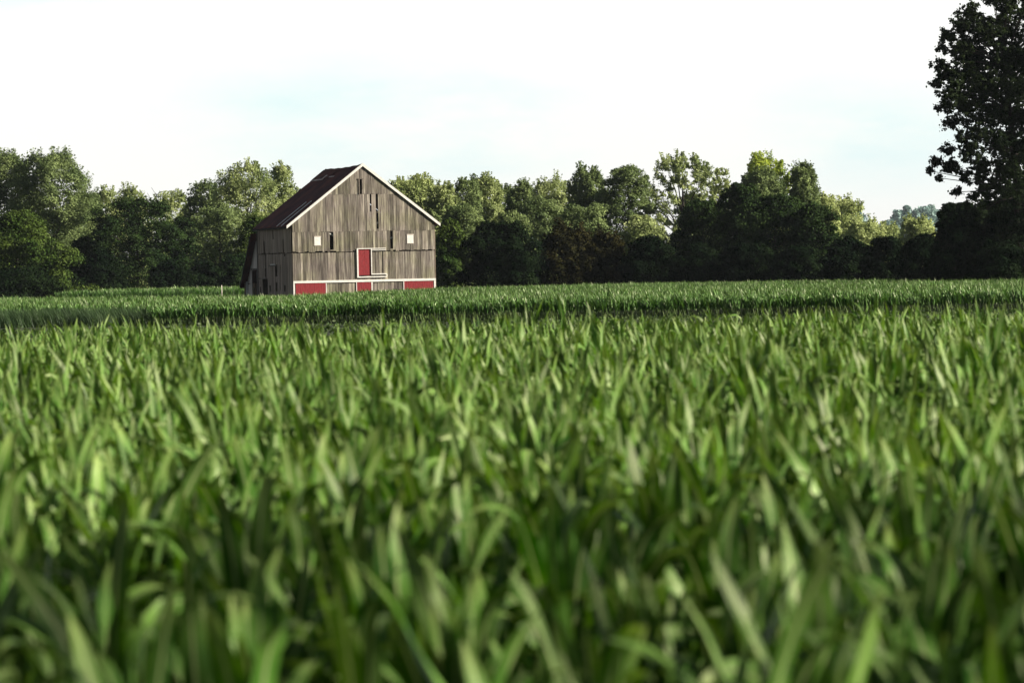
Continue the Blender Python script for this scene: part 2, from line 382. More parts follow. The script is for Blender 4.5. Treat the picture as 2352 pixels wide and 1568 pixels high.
# loose rusted sheets near the ridge
M['rustred'] = simple('red_rust', (.12, .038, .030), .85, var=.5, nscale=1.0, spec=.05)
mb = MB(); ua = W/2-(W/2+OV)*.03; ub = W/2-(W/2+OV)*.19
mb.prism([(ua, 6.6, roofz(ua)-.04), (ub, 7.2, roofz(ub)+.03), (ub, 13.15, roofz(ub)+.03), (ua, 13.15, roofz(ua)+.03)], (0, 0, .025))
tag(mb.build('roof_sheet', M['rustred'], rl), 'redder rusted sheets near the ridge')
M['rust'] = simple('pale_rust', (.55, .42, .38), .75, var=.4, nscale=1.2)
for (ya, yb, ta, tb, lift) in ((8.6, 13.1, .195, .215, .07), (8.6, 9.1, .14, .21, .09), (5.3, 8.3, .165, .18, .06)):
    mb = MB(); ua = W/2-(W/2+OV)*ta; ub = W/2-(W/2+OV)*tb
    mb.prism([(ua, ya, roofz(ua)+lift-.05), (ub, ya, roofz(ub)+lift-.05), (ub, yb, roofz(ub)+lift-.05), (ua, yb, roofz(ua)+lift-.05)], (0, 0, .03))
    tag(mb.build('loose_sheet', M['rust'], rl), 'lifted edge of a rusted sheet')

# painted trim and panels on the front
def fbox(name, a, b, c, d, y0, y1, mat, label=None, par=barn):
    r = rect(uz, a, b, c, d); mb = MB(); mb.box(r[0], r[1], -y1, -y0, r[2], r[3])
    o = mb.build(name, mat, par); tag(o, label); return o
BT, BB = 1.73, 1.54
mb = MB(); mb.box(.0, W+.03, -.13, -.06, BB, BT); tag(mb.build('trim_band', M['white'], barn), 'long white board across the wall')
for a, b in (((0, .12)), ((W-.13, W+.02))):
    mb = MB(); mb.box(a, b, -.115, -.06, 0, BB-.003); mb.build('corner_trim', M['white'], barn)
def u_(zx): return (zx-577)*.00804
for a, b, lab in ((603, 925, 'wide red panel under the left end of the white board'), (1256, 1413, 'narrow red panel below the door'), (1766, 2084, 'wide red panel under the right end of the white board')):
    mb = MB(); x = u_(a)
    while x < u_(b)-.05:
        x2 = min(u_(b), x+.2); mb.box(x, x2-.008, -.085-.006*(int(x*5) % 2), -.055, 0, BB-.01); x = x2
    tag(mb.build('panel', M['red'], barn), lab)
for a, b in ((925, 931), (1250, 1256), (1413, 1418), (1421, 1426), (1759, 1766)):
    mb = MB(); mb.box(u_(a), u_(b)+.01, -.10, -.055, 0, BB-.01); mb.build('panel_trim', M['white'], barn)
for a, b in ((931, 1248), (1428, 1757)):
    mb = MB(); mb.box(u_(a)+.02, u_(b), -.075, -.06, BB-.05, BB-.012); mb.build('thin_rail', M['timber'], barn)
# window covers
for a in ((800, 870, 893, 983), (1797, 1868, 868, 958)):
    r = rect(uz, *a); mb = MB(); mb.box(r[0], r[1], -.13, -.10, r[2], r[3]); w = mb.build('window', M['white'], barn)
    mb = MB(); mb.box(r[0]-.03, r[1]+.03, -.15, -.132, r[3]-.03, r[3]+.02); mb.build('window_head', M['wash'], w)
    mb = MB(); mb.box(r[0]-.03, r[1]+.03, -.15, -.132, r[2]-.05, r[2]-.01); mb.build('sill', M['wash'], w)
# red door, its white frame and rails
r = door; mb = MB(); x = r[0]
while x < r[1]-.03:
    x2 = min(r[1], x+.19); mb.box(x+.004, x2-.004, -.09-.006*(int(x*7) % 2), -.055, r[2]+.07, r[3]); x = x2
tag(mb.build('door', M['red'], barn), 'tall narrow red board door')
mb = MB(); mb.box(r[0]-.1, r[1]+.1, -.04, -.02, r[2]-.05, r[3]+.1); mb.build('door_dark_backing', M['dark'], barn)  # near-black sheet, its colour standing in for the shade behind the door
df = MB()
x0, x1 = r[0]-.13, r[0]-.005; zt = r[3]; zb = r[2]
df.box(x0, x1, -.17, -.09, zb-.14, zt+.11)
df.box(x1+.002, uz(1568, 1030)[0], -.17, -.10, zt+.04, zt+.11)
df.box(r[1]+.002, r[1]+.075, -.165, -.09, zb+.10, zt+.035)
df.box(r[1]+.078, uz(1568, 1030)[0], -.155, -.10, zt-.09, zt-.04)
df.box(x1+.002, uz(1570, 1330)[0], -.17, -.10, zb-.14, zb-.045)
df.box(r[1]+.078, uz(1570, 1300)[0], -.165, -.10, zb+.10, zb+.19)
xe = uz(1570, 1300)[0]
for k in range(7):
    a0 = -math.pi/2 + math.pi*k/7; a1 = -math.pi/2 + math.pi*(k+1)/7; zc = zb+.025; ro, ri = .165, .085
    df.prism([(xe+ro*math.cos(a0)*.7, -.165, zc+ro*math.sin(a0)), (xe+ro*math.cos(a1)*.7, -.165, zc+ro*math.sin(a1)), (xe+ri*math.cos(a1)*.7, -.165, zc+ri*math.sin(a1)), (xe+ri*math.cos(a0)*.7, -.165, zc+ri*math.sin(a0))], (0, .06, 0))
df.build('door_frame', M['white'], barn)
mb = MB(); a = uz(1548, 1045); b = uz(1556, 1290); mb.box(a[0], b[0]-.02, -.13, -.09, b[1], a[1]); mb.build('door_guide', M['wash'], barn)

# side wall trim
def sbox(a, b, c, d, o0, o1, mat, name):
    r = rect(vz, a, b, c, d); mb = MB(); mb.box(-o1, -o0, r[0], r[1], r[2], r[3]); return mb.build(name, mat, barn)
sbox(560, 692, 966, 982, .09, .2, M['timber'], 'lintel'); sbox(588, 660, 948, 964, .09, .16, M['white'], 'lintel_board')
sbox(388, 522, 1190, 1206, .09, .16, M['timber'], 'lintel')
sbox(353, 362, 400, 1560, .09, .12, M['timber'], 'corner_board')
# rear lean-to
LD = 4.75
def lz(v): return 6.05 - (v-D)*.93
hole = rect(vz, 246, 350, 1052, 1640)
board_wall('wall', D+.02, D+LD, [(0, 6.2, .03)], lambda v: lz(v), [hole], M['wash'], side, barn, ragged=0)
for o in barn.children:
    pass
tag(COL.objects[-1] if False else barn.children[-1], None)
lw = [o for o in COL.objects if o.name.startswith('wall')][-1]; tag(lw, 'whitewashed side of the rear lean-to')
board_wall('wall', -.3, W, [(0, 1.6, .03)], lambda u: 1.6, [(2.0, 4.5, .2, 1.3)], M['wood_side'], lambda u, o, z: (u, D+LD+o, z), barn)
mb = MB(); a = (D+.3, lz(D+.3)+.14); b = (D+LD+.5, lz(D+LD+.5)+.14)
mb.prism([(-.62, a[0], a[1]), (-.62, b[0], b[1]), (-.62, b[0], b[1]-.12), (-.62, a[0], a[1]-.12)], (W+1.2, 0, 0))
lr = mb.build('roof', M['roof'], barn); tag(lr, 'steep dark roof of the rear lean-to')
mb = MB(); mb.prism([(-.64, a[0], a[1]+.02), (-.64, b[0], b[1]+.02), (-.64, b[0], b[1]-.28), (-.64, a[0], a[1]-.28)], (.018, 0, 0)); mb.build('rake_board', M['dark'], lr)
mb = MB(); mb.box(-.1, -.065, hole[0]-.1, hole[1]+.1, hole[3], hole[3]+.14); mb.build('lintel', M['timber'], barn)
mb = MB(); mb.box(-.16, -.07, D+LD-.32, D+LD-.05, 0, 1.75); mb.build('post', M['white'], barn)
mb = MB(); mb.box(-.09, -.065, D+LD-1.3, D+LD-.05, 1.52, 1.6); mb.build('rail', M['timber'], barn)
mb = MB(); mb.box(-.06, .02, D+LD-2.75, D+LD-2.6, 0, 1.2); mb.box(.05, .1, D+1.2, D+1.3, 0, 2.6); mb.build('post', M['timber'], barn)

# ------------------------------------------------------------------ trees
def leaf_cloud(P, Nrm, size, rg, asp=.62):
    """diamond leaves at points P, facing Nrm"""
    n = len(P); Nrm = Nrm/np.linalg.norm(Nrm, axis=1, keepdims=True)
    a = rg.normal(size=(n, 3)); a -= (a*Nrm).sum(1, keepdims=True)*Nrm; a /= np.linalg.norm(a, axis=1, keepdims=True)
    b = np.cross(Nrm, a); s = size*rg.uniform(.6, 1.35, (n, 1))
    V = np.stack([P - a*s*.5, P + b*s*.5*asp + Nrm*s*.06, P + a*s*.5, P - b*s*.5*asp + Nrm*s*.06], 1).reshape(-1, 3)
    return V, np.arange(4*n).reshape(n, 4)
def crown_pts(rg, W_, Hc, ncl, per, shape='round', spiky=0., cl=.24, open_=0.):
    """leaf positions and normals of a crown: half width W_, height Hc, bottom at z=0"""
    ncl = int(ncl*max(1., Hc/(2.2*W_))*(1.15 if not open_ else .8))
    def prof_(h):
        if shape == 'round': return np.sqrt(np.clip(1-(np.abs(h-.45)/np.where(h > .45, .57, .62))**2.4, 0.03, 1))
        if shape == 'column': return np.clip(1-(np.abs(h-.4)/.64)**2.5, .12, 1)
        return np.sqrt(np.clip(1-h**1.8, .05, 1))
    k1, k2, k3 = rg.uniform(0, 6.28, 3)
    def lump_(ph, h): return 1 + .13*np.sin(3*ph+k1+h*5) + .11*np.sin(5*ph+k2-h*8) + .10*np.sin(h*13+k3+ph)
    h = rg.uniform(0, 1, ncl)**.9; ph = rg.uniform(0, 2*np.pi, ncl)
    rr = prof_(h)*lump_(ph, h)*(rg.uniform(.12, 1, ncl)**.36)*(1-cl*.5)
    C = np.stack([rr*np.cos(ph)*W_, rr*np.sin(ph)*W_, h*Hc*(1-.3*cl)], 1)
    out = np.stack([np.cos(ph)*rr, np.sin(ph)*rr, (h-.35)*1.1+.15], 1); out /= np.linalg.norm(out, axis=1, keepdims=True)+1e-6
    s = W_*cl*rg.uniform(.5, 1.3, ncl)
    n = ncl*per; idx = np.repeat(np.arange(ncl), per)
    d = rg.normal(size=(n, 3)); d /= np.linalg.norm(d, axis=1, keepdims=True)
    d[:, 2] = np.where(d[:, 2] < -.35, -d[:, 2]*.6, d[:, 2])
    rad = rg.uniform(.2, 1.0, (n, 1))**.55
    P = C[idx] + d*rad*s[idx, None]*np.array([1, 1, .8])
    if spiky > 0:         # leaf sprays along twigs that point out and up
        tw = rg.uniform(0, 1, (n, 1)); sel = rg.uniform(0, 1, (n, 1)) < spiky*.75
        nt_ = 5; tidx = rg.integers(0, nt_, n)
        tdir = out[:, None, :] * .6 + rg.normal(size=(ncl, nt_, 3))*.35 + np.array([0, 0, .85]); tdir /= np.linalg.norm(tdir, axis=2, keepdims=True)
        ln = np.minimum(s, 1.0)[idx, None]*1.6
        Q = C[idx] + tdir[idx, tidx]*tw*ln + rg.normal(size=(n, 3))*.13*np.minimum(s, .9)[idx, None]*(1.35-tw)
        P = np.where(sel, Q, P)
    Nn = d*.6 + out[idx]*.35 + rg.normal(size=(n, 3))*.55 + np.array([0, 0, .35])
    if not open_:         # leaves filling the inside of the crown
        m = int(n*.28); h2 = rg.uniform(0, .93, m); p2 = rg.uniform(0, 6.283, m); r2 = prof_(h2)*lump_(p2, h2)*np.sqrt(rg.uniform(0, 1, m))*.86
        P = np.concatenate([P, np.stack([r2*np.cos(p2)*W_, r2*np.sin(p2)*W_, h2*Hc], 1)]); Nn = np.concatenate([Nn, rg.normal(size=(m, 3))])
    return P, Nn, C, s
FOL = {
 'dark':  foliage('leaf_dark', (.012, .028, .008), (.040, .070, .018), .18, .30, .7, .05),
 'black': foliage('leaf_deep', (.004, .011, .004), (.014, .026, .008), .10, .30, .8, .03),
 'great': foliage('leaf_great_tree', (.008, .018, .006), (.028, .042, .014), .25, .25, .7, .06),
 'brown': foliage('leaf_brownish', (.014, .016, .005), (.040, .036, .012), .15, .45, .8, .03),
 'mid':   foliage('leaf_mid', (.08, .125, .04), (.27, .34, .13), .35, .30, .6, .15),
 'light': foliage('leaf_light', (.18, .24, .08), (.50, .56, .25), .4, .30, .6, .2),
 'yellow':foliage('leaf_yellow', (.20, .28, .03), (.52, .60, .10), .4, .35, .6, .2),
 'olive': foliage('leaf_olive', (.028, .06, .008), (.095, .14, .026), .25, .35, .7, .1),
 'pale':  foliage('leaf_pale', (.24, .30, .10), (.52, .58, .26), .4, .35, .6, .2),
 'blue':  foliage('leaf_haze_tinted', (.13, .24, .22), (.30, .42, .38), .2, .15),  # bluish haze of distance is put into this leaf colour
}
def trunk_mb(h, r, rg, C, nl=7, lean=0):
    mb = MB(); pts = [(lean*t_*t_*h + .15*math.sin(3*t_), .1*math.cos(4*t_)-.1, h*t_) for t_ in (0, .08, .25, .45, .65, .85, 1)]
    mb.tube(pts, [r*1.35, r, r*.85, r*.7, r*.5, r*.3, r*.1])
    pick = rg.choice(len(C), min(nl, len(C)), replace=False)
    for i in pick:
        c = Vector(C[i]); t_ = max(.18, min(.8, c.z/h*.6)); k = t_*6; j = int(k)
        a = Vector((lean*t_*t_*h, 0, h*t_)); mid = a.lerp(c, .5) + Vector((0, 0, .05*h))
        mb.tube([a, mid, c], [r*.42, r*.26, r*.06], 5)
    return mb
TREES = 0
def tree(px, py, hw, d, kind, label, shape='round', name='tree', cat='tree', zb=None, ncl=46, per=230, leaf=.25, spiky=0., cl=.26, group=None, trunk=True, depth=.9, nl=8, open_=0):
    """px, py: top of the crown on the photo; hw: half width in photo px; d: metres away; zb: crown bottom in metres"""
    global TREES; TREES += 1
    rg = np.random.default_rng(100+TREES)
    top = at(px, py, d); base = at(px, 640, d); w = hw*d/FPX*1.17
    Ht = top.z; zb = Ht*.05 if zb is None else zb
    P, Nn, C, s = crown_pts(rg, w, Ht-zb, ncl, int(per*1.35), shape, spiky, cl, open_)
    P[:, 1] *= depth; C[:, 1] *= depth
    # let the highest clump reach the wanted height
    P[:, 2] *= (Ht-zb)/np.quantile(P[:, 2], .9975); P[:, 2] += zb; C[:, 2] += zb
    P[:, 2] = np.maximum(P[:, 2], .15)
    e = empty(name, (top.x, d, 0)); tag(e, label, cat, group)
    V, F = leaf_cloud(P, Nn, leaf, rg)
    mesh_np('crown' if name != 'bush' else 'foliage', V, F, FOL[kind] if isinstance(kind, str) else kind, e)
    if trunk:
        trunk_mb(Ht*.86 if name != 'bush' else Ht*.6, max(.08, Ht*.016), rg, C, nl).build('trunk' if name != 'bush' else 'stem', M['bark'], e)
    return e
# -- left of the barn
tree(12, 350, 62, 470, 'mid', 'tall tree cut by the left edge of the photo, behind the low olive tree', spiky=.35, ncl=80)
tree(118, 348, 98, 465, 'mid', 'tallest broad green tree on the left, rounded top above the low olive tree', ncl=150, per=230, spiky=.25, cl=.2)
tree(246, 430, 42, 500, 'light', 'small pale tree just right of the tallest left tree', spiky=.5, ncl=32)
tree(302, 426, 45, 505, 'light', 'pale tree rising behind the round dark tree', spiky=.5, ncl=34)
tree(392, 440, 44, 500, 'light', 'pale tree behind the right shoulder of the round dark tree', spiky=.6, ncl=34)
tree(35, 488, 132, 400, 'olive', 'low wide olive green tree at the left edge by the corn', 'bush', ncl=110, per=200, zb=.6, cl=.17)
tree(190, 545, 62, 440, 'dark', 'dark shrubby tree between the olive tree and the round dark tree', 'bush', ncl=50, zb=.4)
tree(310, 455, 100, 435, 'dark', 'round dark green tree standing left of the barn', ncl=110, per=220, cl=.2, zb=1.0)
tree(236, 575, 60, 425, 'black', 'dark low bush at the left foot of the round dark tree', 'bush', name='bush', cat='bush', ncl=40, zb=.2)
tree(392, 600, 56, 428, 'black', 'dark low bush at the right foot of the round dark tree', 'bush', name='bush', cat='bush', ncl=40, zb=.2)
tree(466, 418, 50, 490, 'mid', 'green tree on the left flank of the big spiky tree', spiky=.6, ncl=46)
tree(562, 373, 78, 480, 'light', 'big spiky pale green tree just left of the barn roof', spiky=.7, ncl=85, cl=.2)
tree(643, 380, 44, 485, 'light', 'pale tree top touching the left roof slope of the barn', spiky=.7, ncl=46)
tree(500, 468, 76, 455, 'mid', 'dim green tree in front of the big spiky tree', ncl=70, cl=.22)
tree(600, 492, 60, 450, 'olive', 'olive green tree low behind the lean-to roof', spiky=.3, ncl=50)
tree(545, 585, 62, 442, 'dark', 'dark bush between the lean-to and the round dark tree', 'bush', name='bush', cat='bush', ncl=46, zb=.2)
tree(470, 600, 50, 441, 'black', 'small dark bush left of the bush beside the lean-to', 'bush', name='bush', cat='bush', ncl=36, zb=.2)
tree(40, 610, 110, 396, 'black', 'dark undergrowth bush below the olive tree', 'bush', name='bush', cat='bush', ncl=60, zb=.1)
tree(130, 618, 60, 410, 'black', 'dark bush right of the undergrowth below the olive tree', 'bush', name='bush', cat='bush', ncl=40, zb=.1)
tree(185, 450, 50, 520, 'mid', 'dim green tree filling the gap behind the tallest left tree', ncl=60)
tree(100, 480, 80, 485, 'dark', 'dark green tree under the tallest left tree', ncl=80)
tree(425, 500, 44, 470, 'dark', 'dark tree between the round dark tree and the big spiky tree', ncl=50)
# -- right of the barn
tree(925, 412, 44, 450, 'pale', 'pale tree showing above the right roof slope of the barn', spiky=.6, ncl=40)
tree(968, 403, 46, 455, 'pale', 'bright pale tree just right of the barn ridge', spiky=.6, ncl=44)
tree(1012, 418, 40, 450, 'light', 'light tree between the bright pale tree and the twin tops', spiky=.5, ncl=36)
tree(1072, 408, 40, 460, 'mid', 'left one of the twin green treetops right of the barn', spiky=.5, ncl=40)
tree(1118, 402, 40, 465, 'light', 'right one of the twin green treetops right of the barn', spiky=.6, ncl=40)
tree(1158, 426, 36, 470, 'mid', 'lower treetop right of the twin treetops', spiky=.6, ncl=32)
tree(1200, 416, 44, 460, 'mid', 'green tree above the round black-green bush', spiky=.5, ncl=42)
tree(1268, 408, 56, 455, 'light', 'broad pale-topped tree in the middle of the tree line', spiky=.5, ncl=60)
tree(1240, 455, 60, 430, 'mid', 'dim green tree below the broad pale-topped tree', ncl=50)
tree(1352, 382, 50, 450, 'mid', 'pointed green tree with twiggy top left of the domed tree', spiky=.65, ncl=56)
tree(1440, 384, 62, 445, 'mid', 'domed dark green tree with sunlit lumps', ncl=70, cl=.22)
tree(1565, 352, 78, 450, 'light', 'tall airy tree with sky showing through its branches', spiky=.7, ncl=150, per=150, cl=.17, nl=34, open_=1)
tree(1600, 492, 60, 425, 'mid', 'dim green tree at the foot of the tall airy tree', ncl=60)
tree(1588, 448, 44, 475, 'mid', 'dim green tree standing behind the tall airy tree', ncl=50)
tree(1655, 388, 32, 452, 'light', 'thin wispy tree right of the tall airy tree', spiky=.8, ncl=46, per=130, nl=14, open_=1)
tree(1758, 353, 62, 440, 'yellow', 'tree with bright yellow-green top, the brightest in the line', spiky=.6, ncl=60, cl=.2)
tree(1750, 385, 66, 436, 'mid', 'green tree directly under the bright yellow-green top', spiky=.55, ncl=60, cl=.2)
tree(1844, 377, 38, 438, 'mid', 'narrower rounded tree right of the bright yellow-green top', 'round', spiky=.6, ncl=50, cl=.3)
tree(1035, 505, 36, 372, 'olive', 'small green tree right beside the barn corner', 'column', ncl=40, cl=.32, zb=.5)
tree(1060, 470, 50, 410, 'mid', 'green tree behind the small tree at the barn corner', ncl=46)
tree(1174, 490, 46, 372, 'mid', 'small rounded green treetop above the black-green bush', ncl=46)
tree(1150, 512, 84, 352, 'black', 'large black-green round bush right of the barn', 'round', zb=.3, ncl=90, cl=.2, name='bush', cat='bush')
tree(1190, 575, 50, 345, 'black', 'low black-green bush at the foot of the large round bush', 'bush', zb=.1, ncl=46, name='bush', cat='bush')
tree(1300, 515, 76, 358, 'brown', 'brownish leafy bush in the middle of the hedgerow', 'bush', zb=.2, ncl=80, cl=.18, name='bush', cat='bush', spiky=.3)
tree(1392, 528, 62, 352, 'brown', 'second brownish bush, below the small bright round tree', 'bush', zb=.2, ncl=66, cl=.2, name='bush', cat='bush', spiky=.3)
tree(1474, 497, 54, 368, 'light', 'small bright round tree standing above the dark hedgerow', ncl=56, cl=.22)
tree(1340, 470, 70, 410, 'mid', 'dim tree behind the brownish bush', ncl=56)
tree(1490, 545, 74, 350, 'black', 'dark bush right below the small bright round tree', 'bush', zb=.1, ncl=66, cl=.2, name='bush', cat='bush')
tree(1610, 462, 60, 372, 'dark', 'dark tree below the tall airy tree', ncl=60)
tree(1702, 425, 58, 368, 'dark', 'dark tree with a pointed shoulder below the yellow-green top', ncl=66, cl=.2)
tree(1775, 452, 92, 362, 'dark', 'massive dark tree in the right part of the line', ncl=110, cl=.18, zb=1.0)
tree(1868, 468, 54, 358, 'dark', 'dark sloping tree at the right end of the massive dark tree', ncl=60, cl=.22, zb=.8)
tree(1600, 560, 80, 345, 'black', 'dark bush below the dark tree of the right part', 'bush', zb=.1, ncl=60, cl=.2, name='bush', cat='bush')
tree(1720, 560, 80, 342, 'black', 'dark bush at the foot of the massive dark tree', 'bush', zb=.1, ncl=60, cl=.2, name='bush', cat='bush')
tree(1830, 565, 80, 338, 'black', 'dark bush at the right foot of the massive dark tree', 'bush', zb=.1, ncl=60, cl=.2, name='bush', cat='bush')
tree(1896, 448, 34, 440, 'pale', 'pale tree peeping over the sloping dark tree', spiky=.4, ncl=34)
tree(1940, 453, 44, 445, 'pale', 'pale tree at the gap in the tree line', spiky=.35, ncl=44)
tree(1988, 500, 52, 425, 'pale', 'low pale round tree left of the distant blue wood', ncl=50, spiky=.3)
tree(2040, 512, 34, 428, 'light', 'low light bush tree right of the low pale round tree', ncl=34, spiky=.3)
tree(2104, 497, 42, 420, 'pale', 'pale yellow-green tree in front of the distant blue wood', ncl=44, spiky=.3)
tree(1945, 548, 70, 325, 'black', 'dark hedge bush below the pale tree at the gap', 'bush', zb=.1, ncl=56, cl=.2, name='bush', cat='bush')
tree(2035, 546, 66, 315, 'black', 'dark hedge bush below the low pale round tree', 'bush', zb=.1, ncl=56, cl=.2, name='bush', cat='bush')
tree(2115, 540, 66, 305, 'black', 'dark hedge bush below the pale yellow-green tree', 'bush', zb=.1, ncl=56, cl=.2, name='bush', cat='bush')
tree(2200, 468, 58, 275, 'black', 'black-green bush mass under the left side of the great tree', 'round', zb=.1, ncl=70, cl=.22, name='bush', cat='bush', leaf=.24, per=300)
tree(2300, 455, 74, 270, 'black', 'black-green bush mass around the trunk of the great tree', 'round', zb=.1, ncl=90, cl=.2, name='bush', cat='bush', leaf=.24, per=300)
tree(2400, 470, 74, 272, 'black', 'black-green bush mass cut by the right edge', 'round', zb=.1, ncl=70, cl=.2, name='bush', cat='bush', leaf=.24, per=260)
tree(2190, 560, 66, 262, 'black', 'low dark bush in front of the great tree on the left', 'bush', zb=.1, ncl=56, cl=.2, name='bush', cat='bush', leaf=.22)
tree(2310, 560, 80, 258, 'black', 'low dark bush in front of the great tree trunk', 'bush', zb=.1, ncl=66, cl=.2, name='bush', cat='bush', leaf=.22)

# the great tree on the right: its limbs and clumps are laid out by hand
def great_tree():
    rg = np.random.default_rng(77); d = 262; k = d/FPX
    base = at(2345, 640, d); e = empty('tree', (base.x, d, 0))
    tag(e, 'great dark tree at the right edge, tallest in the photo', 'tree')
    cl = []   # px, py, radius px
    for (x, y, r) in ((2236, 28, 30), (2306, 18, 34), (2210, 62, 34), (2180, 78, 22), (2262, 70, 44), (2320, 72, 44), (2200, 112, 34), (2160, 108, 14), (2245, 128, 50), (2310, 140, 50), (2360, 120, 40),
        (2150, 150, 18), (2172, 168, 30), (2212, 180, 42), (2268, 195, 52), (2330, 205, 50), (2148, 195, 16), (2180, 222, 34), (2222, 245, 42), (2280, 262, 50), (2340, 270, 44), (2168, 243, 16), (2195, 275, 22),
        (2235, 310, 40), (2196, 315, 18), (2292, 325, 48), (2345, 335, 40), (2180, 345, 24), (2222, 352, 34), (2160, 372, 20), (2143, 392, 12), (2190, 382, 26), (2250, 385, 36), (2305, 388, 42), (2152, 410, 10), (2218, 412, 24),
        (2205, 440, 18), (2262, 430, 34), (2232, 455, 22), (2320, 440, 40), (2290, 470, 34), (2360, 430, 40), (2345, 480, 40), (2320, 520, 40), (2355, 540, 40), (2240, 490, 30), (2400, 60, 60), (2410, 160, 60), (2400, 270, 60), (2400, 380, 50), (2370, -10, 30), (2355, 30, 22), (2290, -20, 30), (2440, 100, 50), (2450, 220, 50), (2340, -40, 40)):
        n_in = 1 if r < 26 else 2
        if 280 < y < 462 and x < 2300: r *= .78
        for q in range(n_in):
            p = at(x, y, d); yy = rg.uniform(-1, 1)*3.2*(1-abs(r-30)/60)
            cl.append((p.x-base.x, yy, p.z, r*k*(1 if q == 0 else .85)))
    for (x, y, r) in ((2345, 410, 34), (2350, 470, 34), (2335, 350, 30), (2350, 530, 36), (2320, 560, 36)):
        p = at(x, y, d); cl.append((p.x-base.x, -1.6, p.z, r*k))
    C = np.array(cl); Ps = []; Ns = []
    for c in C:
        n_ = int(1080*(c[3]/1.0)**1.8)+120
        sub = rg.normal(size=(max(3, int(n_/26)), 3)); sub /= np.linalg.norm(sub, axis=1, keepdims=True); sub *= rg.uniform(.2, 1.12, (len(sub), 1))*c[3]
        idx = rg.integers(0, len(sub), n_); dd = rg.normal(size=(n_, 3)); dd /= np.linalg.norm(dd, axis=1, keepdims=True)
        P = c[:3] + sub[idx] + dd*rg.uniform(.1, 1, (n_, 1))*max(.22, c[3]*.22)*np.where(rg.uniform(0, 1, (n_, 1)) < .16, 1.9, 1.0)*np.array([1, 1, .8])
        Ps.append(P); Ns.append(dd*.5 + rg.normal(size=(n_, 3))*.6 + np.array([.1, 0, .4]))
    V, F = leaf_cloud(np.concatenate(Ps), np.concatenate(Ns), .19, rg, .7)
    mesh_np('crown', V, F, FOL['great'], e)
    mb = MB(); tp = [at(x, y, d) for x, y in ((2347, 700), (2345, 600), (2340, 450), (2330, 350), (2318, 250), (2305, 150), (2300, 60))]
    tp = [(p.x-base.x, 0, max(-.1, p.z)) for p in tp]; tp[0] = (tp[0][0], 0, -.1); mb.tube(tp, [.5, .42, .34, .28, .2, .13, .06], 9)
    for i in range(0, len(C), 1):
        c = C[i]; j = min(range(1, 6), key=lambda q: abs(tp[q][2] - (c[2]-abs(c[0]-tp[q][0])*.3)))
        a = Vector(tp[j]); b = Vector(c[:3]); mid = a.lerp(b, .5)+Vector((0, 0, .25)); mb.tube([a, mid, b], [.07, .045, .02], 5)
    mb.build('trunk', M['bark'], e)
great_tree()

rg = np.random.default_rng(55); e = empty('tree', (23, 5.6, 0)); tag(e, 'unseen tree added out of view on the right to shade the nearest corn', 'tree')  # added out of view only to darken the nearest corn
P, Nn, C, s_ = crown_pts(rg, 5.8, 11.0, 100, 170, 'round', .3, .22, 1); P[:, 2] += 3.2; C[:, 2] += 3.2
V, F = leaf_cloud(P, Nn, .22, rg); mesh_np('crown', V, F, FOL['mid'], e); trunk_mb(12, .26, rg, C, 14).build('trunk', M['bark'], e)
tree(2520, 470, 90, 280, 'dark', 'dark tree just beyond the right edge of the photo', ncl=90, cl=.2)
tree(2680, 440, 110, 300, 'dark', 'second dark tree beyond the right edge of the photo', ncl=90, cl=.2)
tree(-150, 400, 90, 440, 'mid', 'green tree beyond the left edge of the photo', ncl=80, cl=.2)
# bare dead tree poking out behind the left trees
e = empty('dead_tree', (at(345, 430, 506).x, 506, 0)); tag(e, 'bare leafless tree with thin twigs behind the pale trees on the left', 'tree')
mb = MB(); zt = at(345, 424, 506).z; mb.tube([(0, 0, 0), (.1, 0, zt*.5), (0, 0, zt*.8)], [.25, .18, .1], 6); mb.build('trunk', M['bark'], e)
mb = MB(); rg = random.Random(8)
for i in range(16):
    a = Vector((0, 0, zt*rg.uniform(.6, .82))); b = a + Vector((rg.uniform(-2.6, 2.6), rg.uniform(-1, 1), rg.uniform(.8, 2.6)))
    b.z = min(b.z, zt); c = a.lerp(b, .55)+Vector((0, 0, .3)); mb.tube([a, c, b], [.06, .045, .03], 4)
    for q in range(2):
        e2 = c + Vector((rg.uniform(-1, 1), 0, rg.uniform(.3, 1.1))); mb.tube([c, e2], [.035, .02], 4)
mb.build('twigs', M['bark'], e)

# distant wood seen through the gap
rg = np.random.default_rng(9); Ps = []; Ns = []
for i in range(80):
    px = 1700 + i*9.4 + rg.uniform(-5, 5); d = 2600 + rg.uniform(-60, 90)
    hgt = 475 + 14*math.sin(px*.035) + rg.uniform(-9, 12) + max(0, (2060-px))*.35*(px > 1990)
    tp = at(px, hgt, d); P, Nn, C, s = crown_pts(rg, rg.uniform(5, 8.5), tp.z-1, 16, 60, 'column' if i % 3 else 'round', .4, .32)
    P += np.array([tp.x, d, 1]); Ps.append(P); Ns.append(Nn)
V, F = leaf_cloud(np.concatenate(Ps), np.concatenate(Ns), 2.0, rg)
tag(mesh_np('distant_wood', V, F, FOL['blue']), 'hazy blue-green wood far behind the gap in the tree line', 'wood', kind='stuff')

